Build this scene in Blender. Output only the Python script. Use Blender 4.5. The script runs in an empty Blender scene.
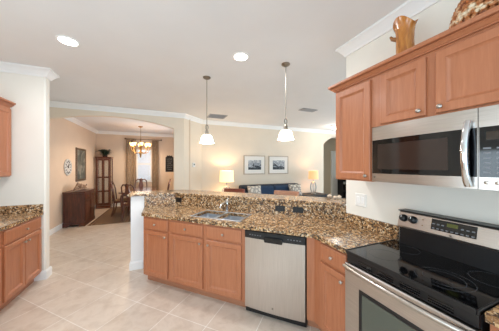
import bpy, bmesh, math, random
from mathutils import Vector, Matrix
random.seed(7)
PI = math.pi
S2 = math.sqrt(0.5)
COL = bpy.context.scene.collection
SC = bpy.context.scene

# ------------------------------------------------------------------ camera
cam_data = bpy.data.cameras.new('camera')
cam = bpy.data.objects.new('camera', cam_data)
COL.objects.link(cam)
cam.location = (0, 0, 1.53)
cam.rotation_euler = (PI/2, 0, math.radians(-22.5))
cam_data.sensor_width = 36
cam_data.lens = 205/499*36
cam_data.shift_y = 0.001
cam_data.clip_start = 0.02
SC.camera = cam

# ------------------------------------------------------------------ world, light, exposure
SC.view_settings.view_transform = 'Standard'
SC.view_settings.look = 'None'
SC.view_settings.exposure = -0.24
SC.view_settings.gamma = 1.0
SC.cycles.use_denoising = True
SC.cycles.max_bounces = 10
SC.cycles.diffuse_bounces = 6
SC.cycles.sample_clamp_indirect = 6
w = bpy.data.worlds.new('sky'); SC.world = w; w.use_nodes = True
w.node_tree.nodes['Background'].inputs[0].default_value = (0.60, 0.81, 1.0, 1)
w.node_tree.nodes['Background'].inputs[1].default_value = 2.25

def area_light(name, loc, rot, sx, sy, power, col=(1, 1, 1)):
    d = bpy.data.lights.new(name, 'AREA'); d.shape = 'RECTANGLE'; d.size = sx; d.size_y = sy
    d.energy = power; d.color = col
    o = bpy.data.objects.new(name, d); COL.objects.link(o); o.location = loc; o.rotation_euler = rot
    return o
# added unseen fill lights, cool as daylight: living room right, and behind the camera
area_light('living_fill', (8.8, 3.2, 1.3), (0, math.radians(108), 0), 2.2, 4.5, 150, (.68, .85, 1.0))
area_light('rear_fill', (-.2, -2.6, 1.2), (math.radians(125), 0, 0), 3.6, 2.2, 62, (.62, .82, 1.0))

area_light('dining_fill', (.45, 7.2, 1.45), (0, math.radians(112), 0), 1.1, 1.1, 52, (.75, .88, 1.0))  # added fill hidden behind the pier, lifts the dining ceiling
area_light('kitchen_left_fill', (-2.12, .1, 1.5), (0, math.radians(-98), 0), 1.2, 2.2, 62, (.70, .86, 1.0))  # added fill out of view on the left, brightens the range wall

# ------------------------------------------------------------------ materials
def lin(c):
    out = []
    for v in c:
        v = v/255
        out.append(v/12.92 if v <= .04045 else ((v+.055)/1.055)**2.4)
    return tuple(out) + (1,)

class NT:
    def __init__(s, name):
        s.m = bpy.data.materials.new(name); s.m.use_nodes = True
        s.t = s.m.node_tree; s.b = s.t.nodes['Principled BSDF']
    def n(s, typ, **kw):
        nd = s.t.nodes.new(typ)
        for k, v in kw.items():
            if k.startswith('i_'):
                nd.inputs[k[2:].replace('_', ' ')].default_value = v
            else:
                setattr(nd, k, v)
        return nd
    def l(s, a, b): s.t.links.new(a, b)
    def coord(s, scale=(1, 1, 1), rot=(0, 0, 0), loc=(0, 0, 0)):
        tc = s.n('ShaderNodeTexCoord'); mp = s.n('ShaderNodeMapping')
        mp.inputs['Scale'].default_value = scale; mp.inputs['Rotation'].default_value = rot
        mp.inputs['Location'].default_value = loc
        s.l(tc.outputs['Object'], mp.inputs['Vector']); return mp.outputs['Vector']
    def ramp(s, fac, stops, interp='LINEAR'):
        r = s.n('ShaderNodeValToRGB'); cr = r.color_ramp; cr.interpolation = interp
        while len(cr.elements) < len(stops): cr.elements.new(.5)
        for e, (p, c) in zip(cr.elements, stops):
            e.position = p; e.color = lin(c)
        s.l(fac, r.inputs['Fac']); return r.outputs['Color']
    def bump(s, h, strength, dist=.01):
        b = s.n('ShaderNodeBump'); b.inputs['Strength'].default_value = strength; b.inputs['Distance'].default_value = dist
        s.l(h, b.inputs['Height']); s.l(b.outputs['Normal'], s.b.inputs['Normal'])

def plain(name, c, rough=.5, metal=0.0, emit=None, es=0, noise=0.0, nscale=8, coat=0, spec=None):
    n = NT(name); b = n.b
    b.inputs['Base Color'].default_value = lin(c)
    b.inputs['Roughness'].default_value = rough; b.inputs['Metallic'].default_value = metal
    if coat: b.inputs['Coat Weight'].default_value = coat; b.inputs['Coat Roughness'].default_value = .08
    if spec is not None: b.inputs['Specular IOR Level'].default_value = spec
    if noise:
        nz = n.n('ShaderNodeTexNoise', i_Scale=nscale, i_Detail=4.0)
        n.l(n.coord(), nz.inputs['Vector'])
        d = tuple(max(0, v-noise) for v in c); e = tuple(min(255, v+noise) for v in c)
        n.l(n.ramp(nz.outputs['Fac'], [(.3, d), (.7, e)]), b.inputs['Base Color'])
    if emit:
        b.inputs['Emission Color'].default_value = lin(emit); b.inputs['Emission Strength'].default_value = es
    return n.m

def wood(name, dark, mid, light, scale=(14, 14, 1.2), rough=.38, coat=.15):
    n = NT(name)
    v = n.coord(scale)
    nz = n.n('ShaderNodeTexNoise', i_Scale=3.0, i_Detail=6.0, i_Roughness=.6, i_Distortion=.6)
    n.l(v, nz.inputs['Vector'])
    n.l(n.ramp(nz.outputs['Fac'], [(.25, dark), (.5, mid), (.75, light)]), n.b.inputs['Base Color'])
    n.b.inputs['Roughness'].default_value = rough
    n.b.inputs['Coat Weight'].default_value = coat; n.b.inputs['Coat Roughness'].default_value = .2
    return n.m

def granite(name):
    n = NT(name)
    v = n.coord()
    dz = n.n('ShaderNodeTexNoise', i_Scale=35.0, i_Detail=3.0); n.l(v, dz.inputs['Vector'])
    mx = n.n('ShaderNodeMix', data_type='RGBA'); mx.inputs[0].default_value = .035
    n.l(v, mx.inputs[6]); n.l(dz.outputs['Color'], mx.inputs[7])
    vo = n.n('ShaderNodeTexVoronoi', i_Scale=72.0); n.l(mx.outputs[2], vo.inputs['Vector'])
    sp = n.n('ShaderNodeSeparateColor'); n.l(vo.outputs['Color'], sp.inputs[0])
    big = n.n('ShaderNodeTexNoise', i_Scale=5.0, i_Detail=3.0); n.l(v, big.inputs['Vector'])
    ad = n.n('ShaderNodeMath', operation='MULTIPLY_ADD'); ad.inputs[1].default_value = .55; ad.inputs[2].default_value = -.275
    n.l(big.outputs['Fac'], ad.inputs[0])
    a2 = n.n('ShaderNodeMath', operation='ADD'); n.l(ad.outputs[0], a2.inputs[0]); n.l(sp.outputs[0], a2.inputs[1])
    c1 = n.ramp(a2.outputs[0], [(0, (28, 20, 16)), (.18, (78, 50, 32)), (.34, (140, 100, 62)), (.52, (182, 138, 90)),
                                (.70, (210, 172, 126)), (.85, (234, 212, 178)), (.95, (104, 92, 82))], 'CONSTANT')
    fine = n.n('ShaderNodeTexVoronoi', i_Scale=190.0); n.l(v, fine.inputs['Vector'])
    s3 = n.n('ShaderNodeSeparateColor'); n.l(fine.outputs['Color'], s3.inputs[0])
    c2 = n.ramp(s3.outputs[0], [(0, (40, 28, 22)), (.25, (150, 108, 70)), (.6, (205, 170, 128)), (.85, (228, 206, 176))], 'CONSTANT')
    m2 = n.n('ShaderNodeMix', data_type='RGBA'); m2.inputs[0].default_value = .16
    n.l(c1, m2.inputs[6]); n.l(c2, m2.inputs[7]); n.l(m2.outputs[2], n.b.inputs['Base Color'])
    n.b.inputs['Roughness'].default_value = .2
    return n.m

def steel(name, c=(196, 190, 184), rough=.3, stretch=(2, 2, 160)):
    n = NT(name)
    nz = n.n('ShaderNodeTexNoise', i_Scale=3.0, i_Detail=3.0); n.l(n.coord(stretch), nz.inputs['Vector'])
    n.l(n.ramp(nz.outputs['Fac'], [(.3, tuple(v-8 for v in c)), (.7, tuple(v+6 for v in c))]), n.b.inputs['Base Color'])
    n.b.inputs['Metallic'].default_value = 1.0; n.b.inputs['Roughness'].default_value = rough
    return n.m

def tile_floor():
    n = NT('floor_tile')
    tc = n.n('ShaderNodeTexCoord')
    mp = n.n('ShaderNodeMapping'); mp.vector_type = 'POINT'
    # rotate so that x' runs along the peninsula and y' away from it
    mp.inputs['Rotation'].default_value = (0, 0, PI/4)
    mp.inputs['Location'].default_value = (1.13, -1.645, 0)
    n.l(tc.outputs['Object'], mp.inputs['Vector'])
    br = n.n('ShaderNodeTexBrick', offset=0.0, squash=1.0)
    br.inputs['Scale'].default_value = 1; br.inputs['Mortar Size'].default_value = .0038; br.inputs['Mortar Smooth'].default_value = .2
    br.inputs['Brick Width'].default_value = .46; br.inputs['Row Height'].default_value = .46
    br.inputs['Bias'].default_value = 0
    br.inputs['Color1'].default_value = lin((214, 198, 182)); br.inputs['Color2'].default_value = lin((222, 208, 193))
    br.inputs['Mortar'].default_value = lin((240, 233, 225))
    n.l(mp.outputs['Vector'], br.inputs['Vector'])
    nz = n.n('ShaderNodeTexNoise', i_Scale=6.0, i_Detail=7.0, i_Roughness=.62, i_Distortion=.4); n.l(tc.outputs['Object'], nz.inputs['Vector'])
    cr = n.ramp(nz.outputs['Fac'], [(.3, (216, 204, 194)), (.55, (255, 255, 255)), (.75, (236, 226, 216))])
    mx = n.n('ShaderNodeMix', data_type='RGBA', blend_type='MULTIPLY'); mx.inputs[0].default_value = .55
    n.l(br.outputs['Color'], mx.inputs[6]); n.l(cr, mx.inputs[7]); n.l(mx.outputs[2], n.b.inputs['Base Color'])
    n.b.inputs['Roughness'].default_value = .32
    n.bump(br.outputs['Fac'], -.25, .004)
    return n.m

def stripes_rug():
    n = NT('rug_weave')
    v = n.coord((1, 1, 1))
    wv = n.n('ShaderNodeTexWave', wave_type='BANDS', bands_direction='X', i_Scale=2.2, i_Distortion=1.5, i_Detail=2.0); n.l(v, wv.inputs['Vector'])
    vo = n.n('ShaderNodeTexVoronoi', i_Scale=9.0, feature='DISTANCE_TO_EDGE'); n.l(v, vo.inputs['Vector'])
    ad = n.n('ShaderNodeMath', operation='ADD'); n.l(wv.outputs['Fac'], ad.inputs[0]); n.l(vo.outputs['Distance'], ad.inputs[1])
    n.l(n.ramp(ad.outputs[0], [(.15, (70, 50, 38)), (.4, (132, 104, 76)), (.65, (184, 160, 126)), (.9, (104, 68, 48))]), n.b.inputs['Base Color'])
    n.b.inputs['Roughness'].default_value = .95
    return n.m

def photo_print(name, seed):
    n = NT(name)
    v = n.coord((4, 4, 9), loc=(seed, seed, 0))
    nz = n.n('ShaderNodeTexNoise', i_Scale=1.6, i_Detail=7.0, i_Distortion=1.0); n.l(v, nz.inputs['Vector'])
    sx = n.n('ShaderNodeSeparateXYZ'); tc = n.n('ShaderNodeTexCoord'); n.l(tc.outputs['Object'], sx.inputs[0])
    ad = n.n('ShaderNodeMath', operation='MULTIPLY_ADD'); ad.inputs[1].default_value = 1.2
    n.l(sx.outputs['Z'], ad.inputs[0]); n.l(nz.outputs['Fac'], ad.inputs[2])
    n.l(n.ramp(ad.outputs[0], [(.36, (30, 32, 36)), (.47, (90, 92, 96)), (.53, (196, 198, 200)), (.62, (120, 124, 128)), (.75, (216, 216, 214))]), n.b.inputs['Base Color'])
    n.b.inputs['Roughness'].default_value = .4
    return n.m

def painting_mat():
    n = NT('dark_landscape_painting')
    nz = n.n('ShaderNodeTexNoise', i_Scale=4.0, i_Detail=6.0, i_Distortion=.8); n.l(n.coord((1, 2, 1)), nz.inputs['Vector'])
    n.l(n.ramp(nz.outputs['Fac'], [(.3, (46, 50, 46)), (.5, (94, 98, 92)), (.62, (150, 146, 134)), (.75, (70, 66, 54))]), n.b.inputs['Base Color'])
    n.b.inputs['Roughness'].default_value = .5
    return n.m

def patterned(name, a, b, scale):
    n = NT(name)
    vo = n.n('ShaderNodeTexVoronoi', i_Scale=scale, feature='DISTANCE_TO_EDGE'); n.l(n.coord(), vo.inputs['Vector'])
    n.l(n.ramp(vo.outputs['Distance'], [(.1, a), (.16, b)]), n.b.inputs['Base Color'])
    n.b.inputs['Roughness'].default_value = .9
    return n.m

def basket_mat():
    n = NT('striped_shell_weave')
    wv = n.n('ShaderNodeTexNoise', i_Scale=26.0, i_Detail=3.0); n.l(n.coord(), wv.inputs['Vector'])
    n.l(n.ramp(wv.outputs['Fac'], [(.34, (120, 62, 26)), (.46, (182, 112, 58)), (.56, (224, 196, 160)), (.7, (240, 228, 206))]), n.b.inputs['Base Color'])
    n.b.inputs['Roughness'].default_value = .45
    return n.m

def glass(name, c=(255, 255, 255), rough=0.0, alpha=.15):
    n = NT(name); n.b.inputs['Base Color'].default_value = lin(c)
    n.b.inputs['Roughness'].default_value = rough; n.b.inputs['Alpha'].default_value = alpha
    return n.m

M = dict(
    wall=plain('cream_wall_paint', (233, 218, 197), .85, noise=2, nscale=3),
    wallk=plain('kitchen_wall_paint', (238, 233, 222), .85, noise=2, nscale=3),
    walld=plain('tan_wall_paint', (226, 203, 179), .85, noise=2, nscale=3),
    ceil=plain('ceiling_paint', (232, 230, 228), .9, noise=2, nscale=2),
    white=plain('white_trim_paint', (244, 243, 240), .45, noise=1),
    floor=tile_floor(),
    maple=wood('stained_maple', (168, 103, 68), (178, 112, 76), (187, 122, 86)),
    toe=wood('toe_board_wood', (160, 106, 78), (168, 114, 84), (178, 124, 94), (1.2, 14, 14)),
    granite=granite('speckled_granite'),
    steel=steel('brushed_steel', (200, 193, 186), .3, (90, 90, 1.5)),
    steel_h=steel('brushed_steel_horizontal', (190, 183, 176), .3, (2, 2, 90)),
    sink=steel('sink_steel', (214, 220, 228), .34, (40, 40, 40)),
    chrome=plain('chrome', (215, 215, 215), .12, 1.0),
    nickel=plain('brushed_nickel', (186, 180, 172), .3, 1.0), bronze=plain('dark_nickel', (150, 142, 130), .35, 1.0),
    black=plain('black_plastic', (16, 16, 18), .35, noise=2),
    bglass=plain('black_glass', (6, 6, 8), .06, spec=.5),
    mwglass=plain('microwave_door_glass', (50, 38, 33), .12),
    ovglass=plain('oven_door_glass', (84, 88, 78), .12),
    ring=plain('burner_ring_print', (66, 68, 72), .2),
    btn=plain('grey_button_print', (118, 120, 124), .4),
    dispA=plain('amber_display', (46, 32, 18), .15, noise=3),
    dispG=plain('green_display', (20, 26, 14), .2, emit=(150, 160, 60), es=.25),
    shade=plain('white_glass_shade', (250, 248, 242), .3, emit=(255, 246, 232), es=4.0),
    bulb=plain('recessed_lamp_lens', (255, 255, 255), .4, emit=(255, 247, 236), es=12.0),
    cream_sh=plain('cream_fabric_shade', (245, 225, 190), .8, emit=(255, 214, 150), es=1.3),
    amber_sh=plain('amber_fabric_shade', (236, 196, 150), .8, emit=(255, 186, 122), es=.8),
    candle_sh=plain('small_glass_shade', (250, 225, 180), .5, emit=(255, 206, 130), es=4.0),
    brass=plain('antique_brass', (150, 116, 70), .35, 1.0),
    mahog=wood('dark_mahogany', (48, 20, 12), (76, 34, 22), (100, 48, 30), (10, 10, 1.5), .3, .4),
    cherry=wood('cherry_wood', (60, 28, 16), (92, 46, 28), (118, 64, 40), (10, 10, 1.5), .28, .4),
    tabletop=wood('polished_table_top', (78, 34, 20), (104, 50, 30), (128, 68, 42), (10, 1.2, 10), .12, .8),
    seatf=plain('striped_seat_cloth', (150, 120, 86), .9, noise=25, nscale=30),
    navy=plain('navy_upholstery', (44, 64, 90), .9, noise=6, nscale=40),
    navyd=plain('dark_slate_upholstery', (40, 50, 64), .9, noise=5, nscale=40),
    pillow=patterned('grey_scroll_pillow', (170, 162, 152), (224, 214, 200), 9),
    pillow2=patterned('leafy_cream_pillow', (150, 138, 128), (228, 217, 200), 12),
    espresso=plain('espresso_wood', (24, 19, 19), .55, noise=4),
    stoolw=wood('stool_wood', (84, 36, 20), (122, 58, 36), (150, 80, 52), (2, 14, 14), .35),
    stoolp=wood('pale_stool_wood', (150, 108, 84), (176, 130, 104), (196, 154, 128), (2, 14, 14), .35),
    frame_l=wood('pale_frame_wood', (168, 146, 124), (190, 170, 148), (208, 190, 170)),
    matb=plain('mat_board', (240, 234, 224), .9),
    p1=photo_print('shoreline_print', 1.7), p2=photo_print('pier_print', 5.3),
    painting=painting_mat(),
    frame_d=plain('dark_gilt_frame', (98, 76, 54), .4, noise=12, nscale=40),
    clockf=plain('distressed_white_metal', (206, 204, 200), .6, noise=24, nscale=30),
    clockd=plain('dark_clock_metal', (44, 42, 42), .5),
    chalk=plain('black_chalkboard', (24, 22, 22), .7, noise=4),
    chalkw=plain('chalk_lettering', (170, 168, 164), .9),
    leaf=plain('dark_fern_leaf', (38, 54, 34), .6, noise=14, nscale=20),
    pot=plain('dark_planter', (40, 30, 26), .5),
    curtain=plain('bronze_curtain', (178, 154, 128), .8, noise=14, nscale=14),
    sheer=plain('pale_sheer_curtain', (216, 202, 176), .8, noise=6),
    blind=plain('white_blind_slats', (214, 218, 226), .6),
    pane=glass('window_glass', (235, 245, 255)), cglass=glass('cabinet_glass', (220, 225, 220), .02, .12),
    mirror=plain('cabinet_back_mirror', (214, 190, 160), .3, .4),
    rug=stripes_rug(), outletb=plain('black_outlet_plate', (14, 14, 15), .3),
    outletw=plain('white_switch_plate', (238, 236, 230), .4),
    amber=wood('amber_burl_wood', (120, 66, 18), (186, 116, 42), (214, 150, 70), (9, 9, 2.2), .25, .5),
    amberd=plain('dark_burl_hollow', (140, 88, 36), .5),
    basket=basket_mat(), driftw=plain('grey_driftwood', (160, 132, 108), .8, noise=40, nscale=25),
    shell=plain('pale_shell', (226, 206, 182), .5, noise=18, nscale=40),
    vent=plain('grey_vent_metal', (168, 168, 170), .5), ventd=plain('vent_dark', (110, 110, 114), .8),
    vaseg=plain('grey_feathered_cloth', (128, 104, 92), .9, noise=30, nscale=18),
    hallw=plain('hall_wall_paint', (205, 190, 168), .85), book=plain('pale_box', (200, 200, 198), .6),
    tancloth=patterned('tan_print_cloth', (150, 118, 88), (222, 206, 184), 14),
)

# ------------------------------------------------------------------ mesh helpers
def NB(): return bmesh.new()

def finish(name, bm, mat, parent=None, origin=None, smooth=None, rev=True, bevel=0):
    if rev: bmesh.ops.recalc_face_normals(bm, faces=bm.faces[:])
    if origin is not None:
        bmesh.ops.translate(bm, verts=bm.verts[:], vec=-Vector(origin))
    me = bpy.data.meshes.new(name); bm.to_mesh(me); bm.free()
    mats = mat if isinstance(mat, (list, tuple)) else [mat]
    for m in mats: me.materials.append(m)
    o = bpy.data.objects.new(name, me); COL.objects.link(o)
    if smooth is not None:
        me.polygons.foreach_set('use_smooth', [True]*len(me.polygons))
        me.set_sharp_from_angle(angle=math.radians(smooth))
    if parent: o.parent = parent
    if origin is not None: o.location = origin
    if bevel:
        b = o.modifiers.new('bevel', 'BEVEL'); b.width = bevel; b.segments = 2; b.limit_method = 'ANGLE'; b.angle_limit = math.radians(50)
    return o

def box(bm, x0, x1, y0, y1, z0, z1, mi=0):
    vs = [bm.verts.new(p) for p in ((x0,y0,z0),(x1,y0,z0),(x1,y1,z0),(x0,y1,z0),(x0,y0,z1),(x1,y0,z1),(x1,y1,z1),(x0,y1,z1))]
    for f in ((3,2,1,0),(4,5,6,7),(0,1,5,4),(1,2,6,5),(2,3,7,6),(3,0,4,7)):
        bm.faces.new([vs[i] for i in f]).material_index = mi
    return vs

def prism(bm, pts, z0, z1, mi=0):
    a = [bm.verts.new((p[0], p[1], z0)) for p in pts]; b = [bm.verts.new((p[0], p[1], z1)) for p in pts]
    n = len(pts)
    bm.faces.new(a[::-1]).material_index = mi; bm.faces.new(b).material_index = mi
    for i in range(n): bm.faces.new((a[i], a[(i+1) % n], b[(i+1) % n], b[i])).material_index = mi

def prism_y(bm, pts, y0, y1, mi=0):      # outline in x,z extruded along y
    a = [bm.verts.new((p[0], y0, p[1])) for p in pts]; b = [bm.verts.new((p[0], y1, p[1])) for p in pts]
    n = len(pts)
    bm.faces.new(a).material_index = mi; bm.faces.new(b[::-1]).material_index = mi
    for i in range(n): bm.faces.new((a[i], b[i], b[(i+1) % n], a[(i+1) % n])).material_index = mi

def tube(bm, pts, r, n=8, mi=0, cap=True):
    pts = [Vector(p) for p in pts]
    rs = r if isinstance(r, (list, tuple)) else [r]*len(pts)
    rings = []
    up = None
    for i, p in enumerate(pts):
        d = (pts[min(i+1, len(pts)-1)] - pts[max(i-1, 0)]).normalized()
        if up is None:
            up = Vector((0, 0, 1)) if abs(d.z) < .9 else Vector((1, 0, 0))
        a = d.cross(up).normalized(); b = a.cross(d).normalized(); up = b
        rings.append([bm.verts.new(p + (a*math.cos(2*PI*k/n) + b*math.sin(2*PI*k/n))*rs[i]) for k in range(n)])
    for i in range(len(rings)-1):
        for k in range(n):
            bm.faces.new((rings[i][k], rings[i][(k+1) % n], rings[i+1][(k+1) % n], rings[i+1][k])).material_index = mi
    if cap:
        bm.faces.new(rings[0][::-1]).material_index = mi; bm.faces.new(rings[-1]).material_index = mi

def lathe(bm, prof, c=(0, 0, 0), n=24, mi=0, cap=True, axis='z'):
    rings = []
    for r, z in prof:
        ring = []
        for k in range(n):
            a = 2*PI*k/n
            if axis == 'z': p = (c[0]+r*math.cos(a), c[1]+r*math.sin(a), c[2]+z)
            elif axis == 'y': p = (c[0]+r*math.cos(a), c[1]+z, c[2]+r*math.sin(a))
            else: p = (c[0]+z, c[1]+r*math.cos(a), c[2]+r*math.sin(a))
            ring.append(bm.verts.new(p))
        rings.append(ring)
    for i in range(len(rings)-1):
        for k in range(n):
            bm.faces.new((rings[i][k], rings[i][(k+1) % n], rings[i+1][(k+1) % n], rings[i+1][k])).material_index = mi
    if cap:
        bm.faces.new(rings[0][::-1]).material_index = mi; bm.faces.new(rings[-1]).material_index = mi

def rings_rect(bm, x0, x1, z0, z1, steps, mi=0, back=None):
    """rectangular panel facing -y: steps = [(inset, y)], closed at the end; back = y of the rear face"""
    loops = []
    st = list(steps)
    if back is not None: st = [(st[0][0], back)] + st
    for ins, y in st:
        loops.append([bm.verts.new(p) for p in ((x0+ins, y, z0+ins), (x1-ins, y, z0+ins), (x1-ins, y, z1-ins), (x0+ins, y, z1-ins))])
    for a, b in zip(loops, loops[1:]):
        for k in range(4): bm.faces.new((a[k], a[(k+1) % 4], b[(k+1) % 4], b[k])).material_index = mi
    bm.faces.new(loops[-1]).material_index = mi
    if back is not None: bm.faces.new(loops[0][::-1]).material_index = mi

def sweep(bm, path, prof, side=1, closed=False, mi=0):
    """path in xy; prof = closed list of (out, z); out is measured to the right (side=1) of the path"""
    n = len(path); P = [Vector((p[0], p[1])) for p in path]
    rings = []
    for i in range(n):
        if closed: d0 = (P[i]-P[i-1]).normalized(); d1 = (P[(i+1) % n]-P[i]).normalized()
        else:
            d1 = (P[i+1]-P[i]).normalized() if i < n-1 else (P[i]-P[i-1]).normalized()
            d0 = (P[i]-P[i-1]).normalized() if i > 0 else d1
        n0 = Vector((d0.y, -d0.x))*side; n1 = Vector((d1.y, -d1.x))*side
        m = (n0+n1).normalized(); k = 1/max(.3, m.dot(n0))
        rings.append([bm.verts.new((P[i].x+m.x*o*k, P[i].y+m.y*o*k, z)) for o, z in prof])
    q = len(prof)
    rng = n if closed else n-1
    for i in range(rng):
        a = rings[i]; b = rings[(i+1) % n]
        for k in range(q): bm.faces.new((a[k], a[(k+1) % q], b[(k+1) % q], b[k])).material_index = mi
    if not closed:
        bm.faces.new(rings[0]).material_index = mi; bm.faces.new(rings[-1][::-1]).material_index = mi

def thing(name, label, cat, loc=(0, 0, 0), rotz=0, group=None):
    o = bpy.data.objects.new(name, None); COL.objects.link(o)
    o.empty_display_size = .1
    o.location = loc; o.rotation_euler = (0, 0, rotz); o['label'] = label; o['category'] = cat
    if group: o['group'] = group
    return o
def tag(o, label, cat, group=None):
    o['label'] = label; o['category'] = cat
    if group: o['group'] = group
    return o
def struct(name, bm, mat, parent=None, **k):
    o = finish(name, bm, mat, parent, **k)
    if parent is None: o['kind'] = 'structure'
    return o
def copy_thing(root, loc, rotz, label, group=None):
    r = root.copy(); COL.objects.link(r); r.location = loc; r.rotation_euler = (0, 0, rotz); r['label'] = label
    if group: r['group'] = group
    for ch in list(root.children):
        c = ch.copy(); COL.objects.link(c); c.parent = r
        for g in list(ch.children):
            d = g.copy(); COL.objects.link(d); d.parent = c
    return r
def st(s, t): return ((s-t)*S2, (s+t)*S2)   # s: away from the camera across the peninsula, t: leftwards along it

H = 2.835
XR = 1.85        # range wall
# ================================================================== SETTING
bm = NB(); box(bm, -6, 11, -3.2, 10, -.1, 0); struct('floor', bm, M['floor'])
bm = NB(); box(bm, -6, 11, -3.2, 10, H, H+.1); struct('ceiling', bm, M['ceil'])
# range wall, with the peninsula joining its end
bm = NB(); box(bm, XR, XR+.12, -3.2, 1.68, 0, H); struct('wall_right', bm, M['wallk'])
# left kitchen wall and its return
bm = NB(); box(bm, -2.28, -2.16, -3.2, 3.62, 0, H); struct('wall_left', bm, M['wallk'])
bm = NB(); prism(bm, [(-6, 3.62), (-1.505, 3.62), (-1.489, 3.636), (-1.489, 3.724), (-1.505, 3.74), (-6, 3.74)], 0, H); struct('wall_left_return', bm, M['wallk'])

def arch_wall(name, x0, x1, y0, y1, a0, a1, spring, rise, mat, n=24):
    bm = NB()
    box(bm, x0, a0, y0, y1, 0, H) if a0 > x0 else None
    box(bm, a1, x1, y0, y1, 0, H) if x1 > a1 else None
    half = (a1-a0)/2; R = (half*half+rise*rise)/(2*rise); zc = spring+rise-R; xc = (a0+a1)/2
    prev = None
    for i in range(n+1):
        x = a0+(a1-a0)*i/n; z = zc+math.sqrt(max(0, R*R-(x-xc)**2))
        cur = [bm.verts.new(p) for p in ((x, y0, z), (x, y1, z), (x, y1, H), (x, y0, H))]
        if prev:
            for k in range(4): bm.faces.new((prev[k], prev[(k+1) % 4], cur[(k+1) % 4], cur[k]))
        prev = cur
    return struct(name, bm, mat)
arch_wall('wall_middle', -4.5, .4517, 5.40, 5.52, -2.33, .215, 2.455, .185, M['wall'])
bm = NB(); prism(bm, [(.4517, 5.40), (.97, 5.92), (.97, 6.04), (.4517, 5.52)], 0, H); struct('wall_corner', bm, M['wall'])
arch_wall('wall_back', .97, 10.5, 5.92, 6.04, 5.396, 6.75, 2.33, .3, M['wall'])
# dining room
bm = NB(); box(bm, -2.46, -2.34, 5.52, 9.32, 0, H); struct('wall_dining_left', bm, M['walld'])
bm = NB(); box(bm, .50, .62, 5.53, 9.32, 0, H); struct('wall_dining_right', bm, M['walld'])
WX0, WX1, WZ0, WZ1, DY = -1.03, -.49, .92, 2.2, 9.2
bm = NB(); box(bm, -2.46, WX0, DY, DY+.12, 0, H); box(bm, WX1, .62, DY, DY+.12, 0, H)
box(bm, WX0, WX1, DY, DY+.12, 0, WZ0); box(bm, WX0, WX1, DY, DY+.12, WZ1, H); struct('wall_dining_back', bm, M['walld'])
# hall behind the right arch
bm = NB(); box(bm, 5.0, 10.5, 7.5, 7.6, 0, H); struct('wall_hall_back', bm, M['hallw'])
bm = NB(); box(bm, 5.0, 5.1, 6.04, 7.5, 0, H); struct('wall_hall_left', bm, M['hallw'])
# pony wall under the raised bar: short leg along x, long leg along the peninsula
YS = 3.43; SB = 2.535
xc = SB*math.sqrt(2)-YS
pw = .02; th = .13
def line_pt(off, t):           # point on the long leg, off behind the granite face
    return st(SB+off, t)
def leg_corner(off):           # inner corner at offset off behind the granite faces
    y = YS+off; return ((SB+off)*math.sqrt(2)-y, y)
bm = NB()
prism(bm, [(-.46, YS+pw), leg_corner(pw), line_pt(pw, -.13), line_pt(th, -.13), leg_corner(th), (-.46, YS+th)], 0, 1.085)
struct('wall_peninsula', bm, M['white'])

crown = [(0, H-.105), (.014, H-.105), (.02, H-.085), (.05, H-.045), (.068, H-.028), (.078, H-.022), (.078, H), (0, H)]
base = [(0, 0), (.016, 0), (.016, .10), (.006, .12), (0, .12)]
def crown_run(name, path, side, prof=crown, mat='white'):
    bm = NB(); sweep(bm, path, prof, side); return struct(name, bm, M[mat])
crown_run('trim_1', [(-2.16, 3.62), (-1.489, 3.62), (-1.489, 3.74), (-4, 3.74)], 1)
crown_run('trim_2', [(-4.5, 5.40), (.4517, 5.40), (.97, 5.92), (10.5, 5.92)], 1)
crown_run('trim_3', [(XR, -3.2), (XR, 1.68), (XR+.12, 1.68), (XR+.12, -3.2)], -1)
crown_run('trim_4', [(-2.34, 5.53), (-2.34, DY), (.5, DY), (.5, 5.54)], 1)
crown_run('trim_5', [(-2.16, -3.2), (-2.16, 3.62)], 1)
crown_run('baseboard_left', [(-2.16, 3.62), (-1.489, 3.62), (-1.489, 3.74), (-4, 3.74)], 1, base)
crown_run('baseboard_dining', [(-2.34, 5.53), (-2.34, DY), (.5, DY), (.5, 5.54)], 1, base)
crown_run('baseboard_back', [(.23, 5.40), (.4517, 5.40), (.97, 5.92), (5.38, 5.92)], 1, base)
crown_run('baseboard_peninsula', [(-.46, YS+th), (-.46, YS+pw), (-.30, YS+pw)], 1, base)
crown_run('baseboard_hall', [(5.1, 6.05), (5.1, 7.5), (7.15, 7.5)], 1, base)
# dining window
bm = NB()
for a, b, c, d in ((WX0, WX0+.05, WZ0, WZ1), (WX1-.05, WX1, WZ0, WZ1), (WX0+.05, WX1-.05, WZ0, WZ0+.05), (WX0+.05, WX1-.05, WZ1-.05, WZ1), (WX0+.05, WX1-.05, 1.58, 1.63)):
    box(bm, a, b, DY+(.03 if c != 1.58 else .0), DY+.08, c, d)
win = struct('window_1', bm, M['white'])
bm = NB(); box(bm, WX0+.05, WX1-.05, DY+.052, DY+.058, WZ0+.05, WZ1-.05); finish('glass_pane', bm, M['pane'], win)
bm = NB()
for i in range(40):
    z = WZ0+.055+i*.0285; box(bm, WX0+.055, WX1-.055, DY+.012, DY+.018, z, z+.022)
finish('blind', bm, M['blind'], win)
bm = NB(); box(bm, WX0-.04, WX1+.04, DY-.04, DY+.03, WZ0-.03, WZ0); finish('window_sill', bm, M['white'], win)
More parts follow.
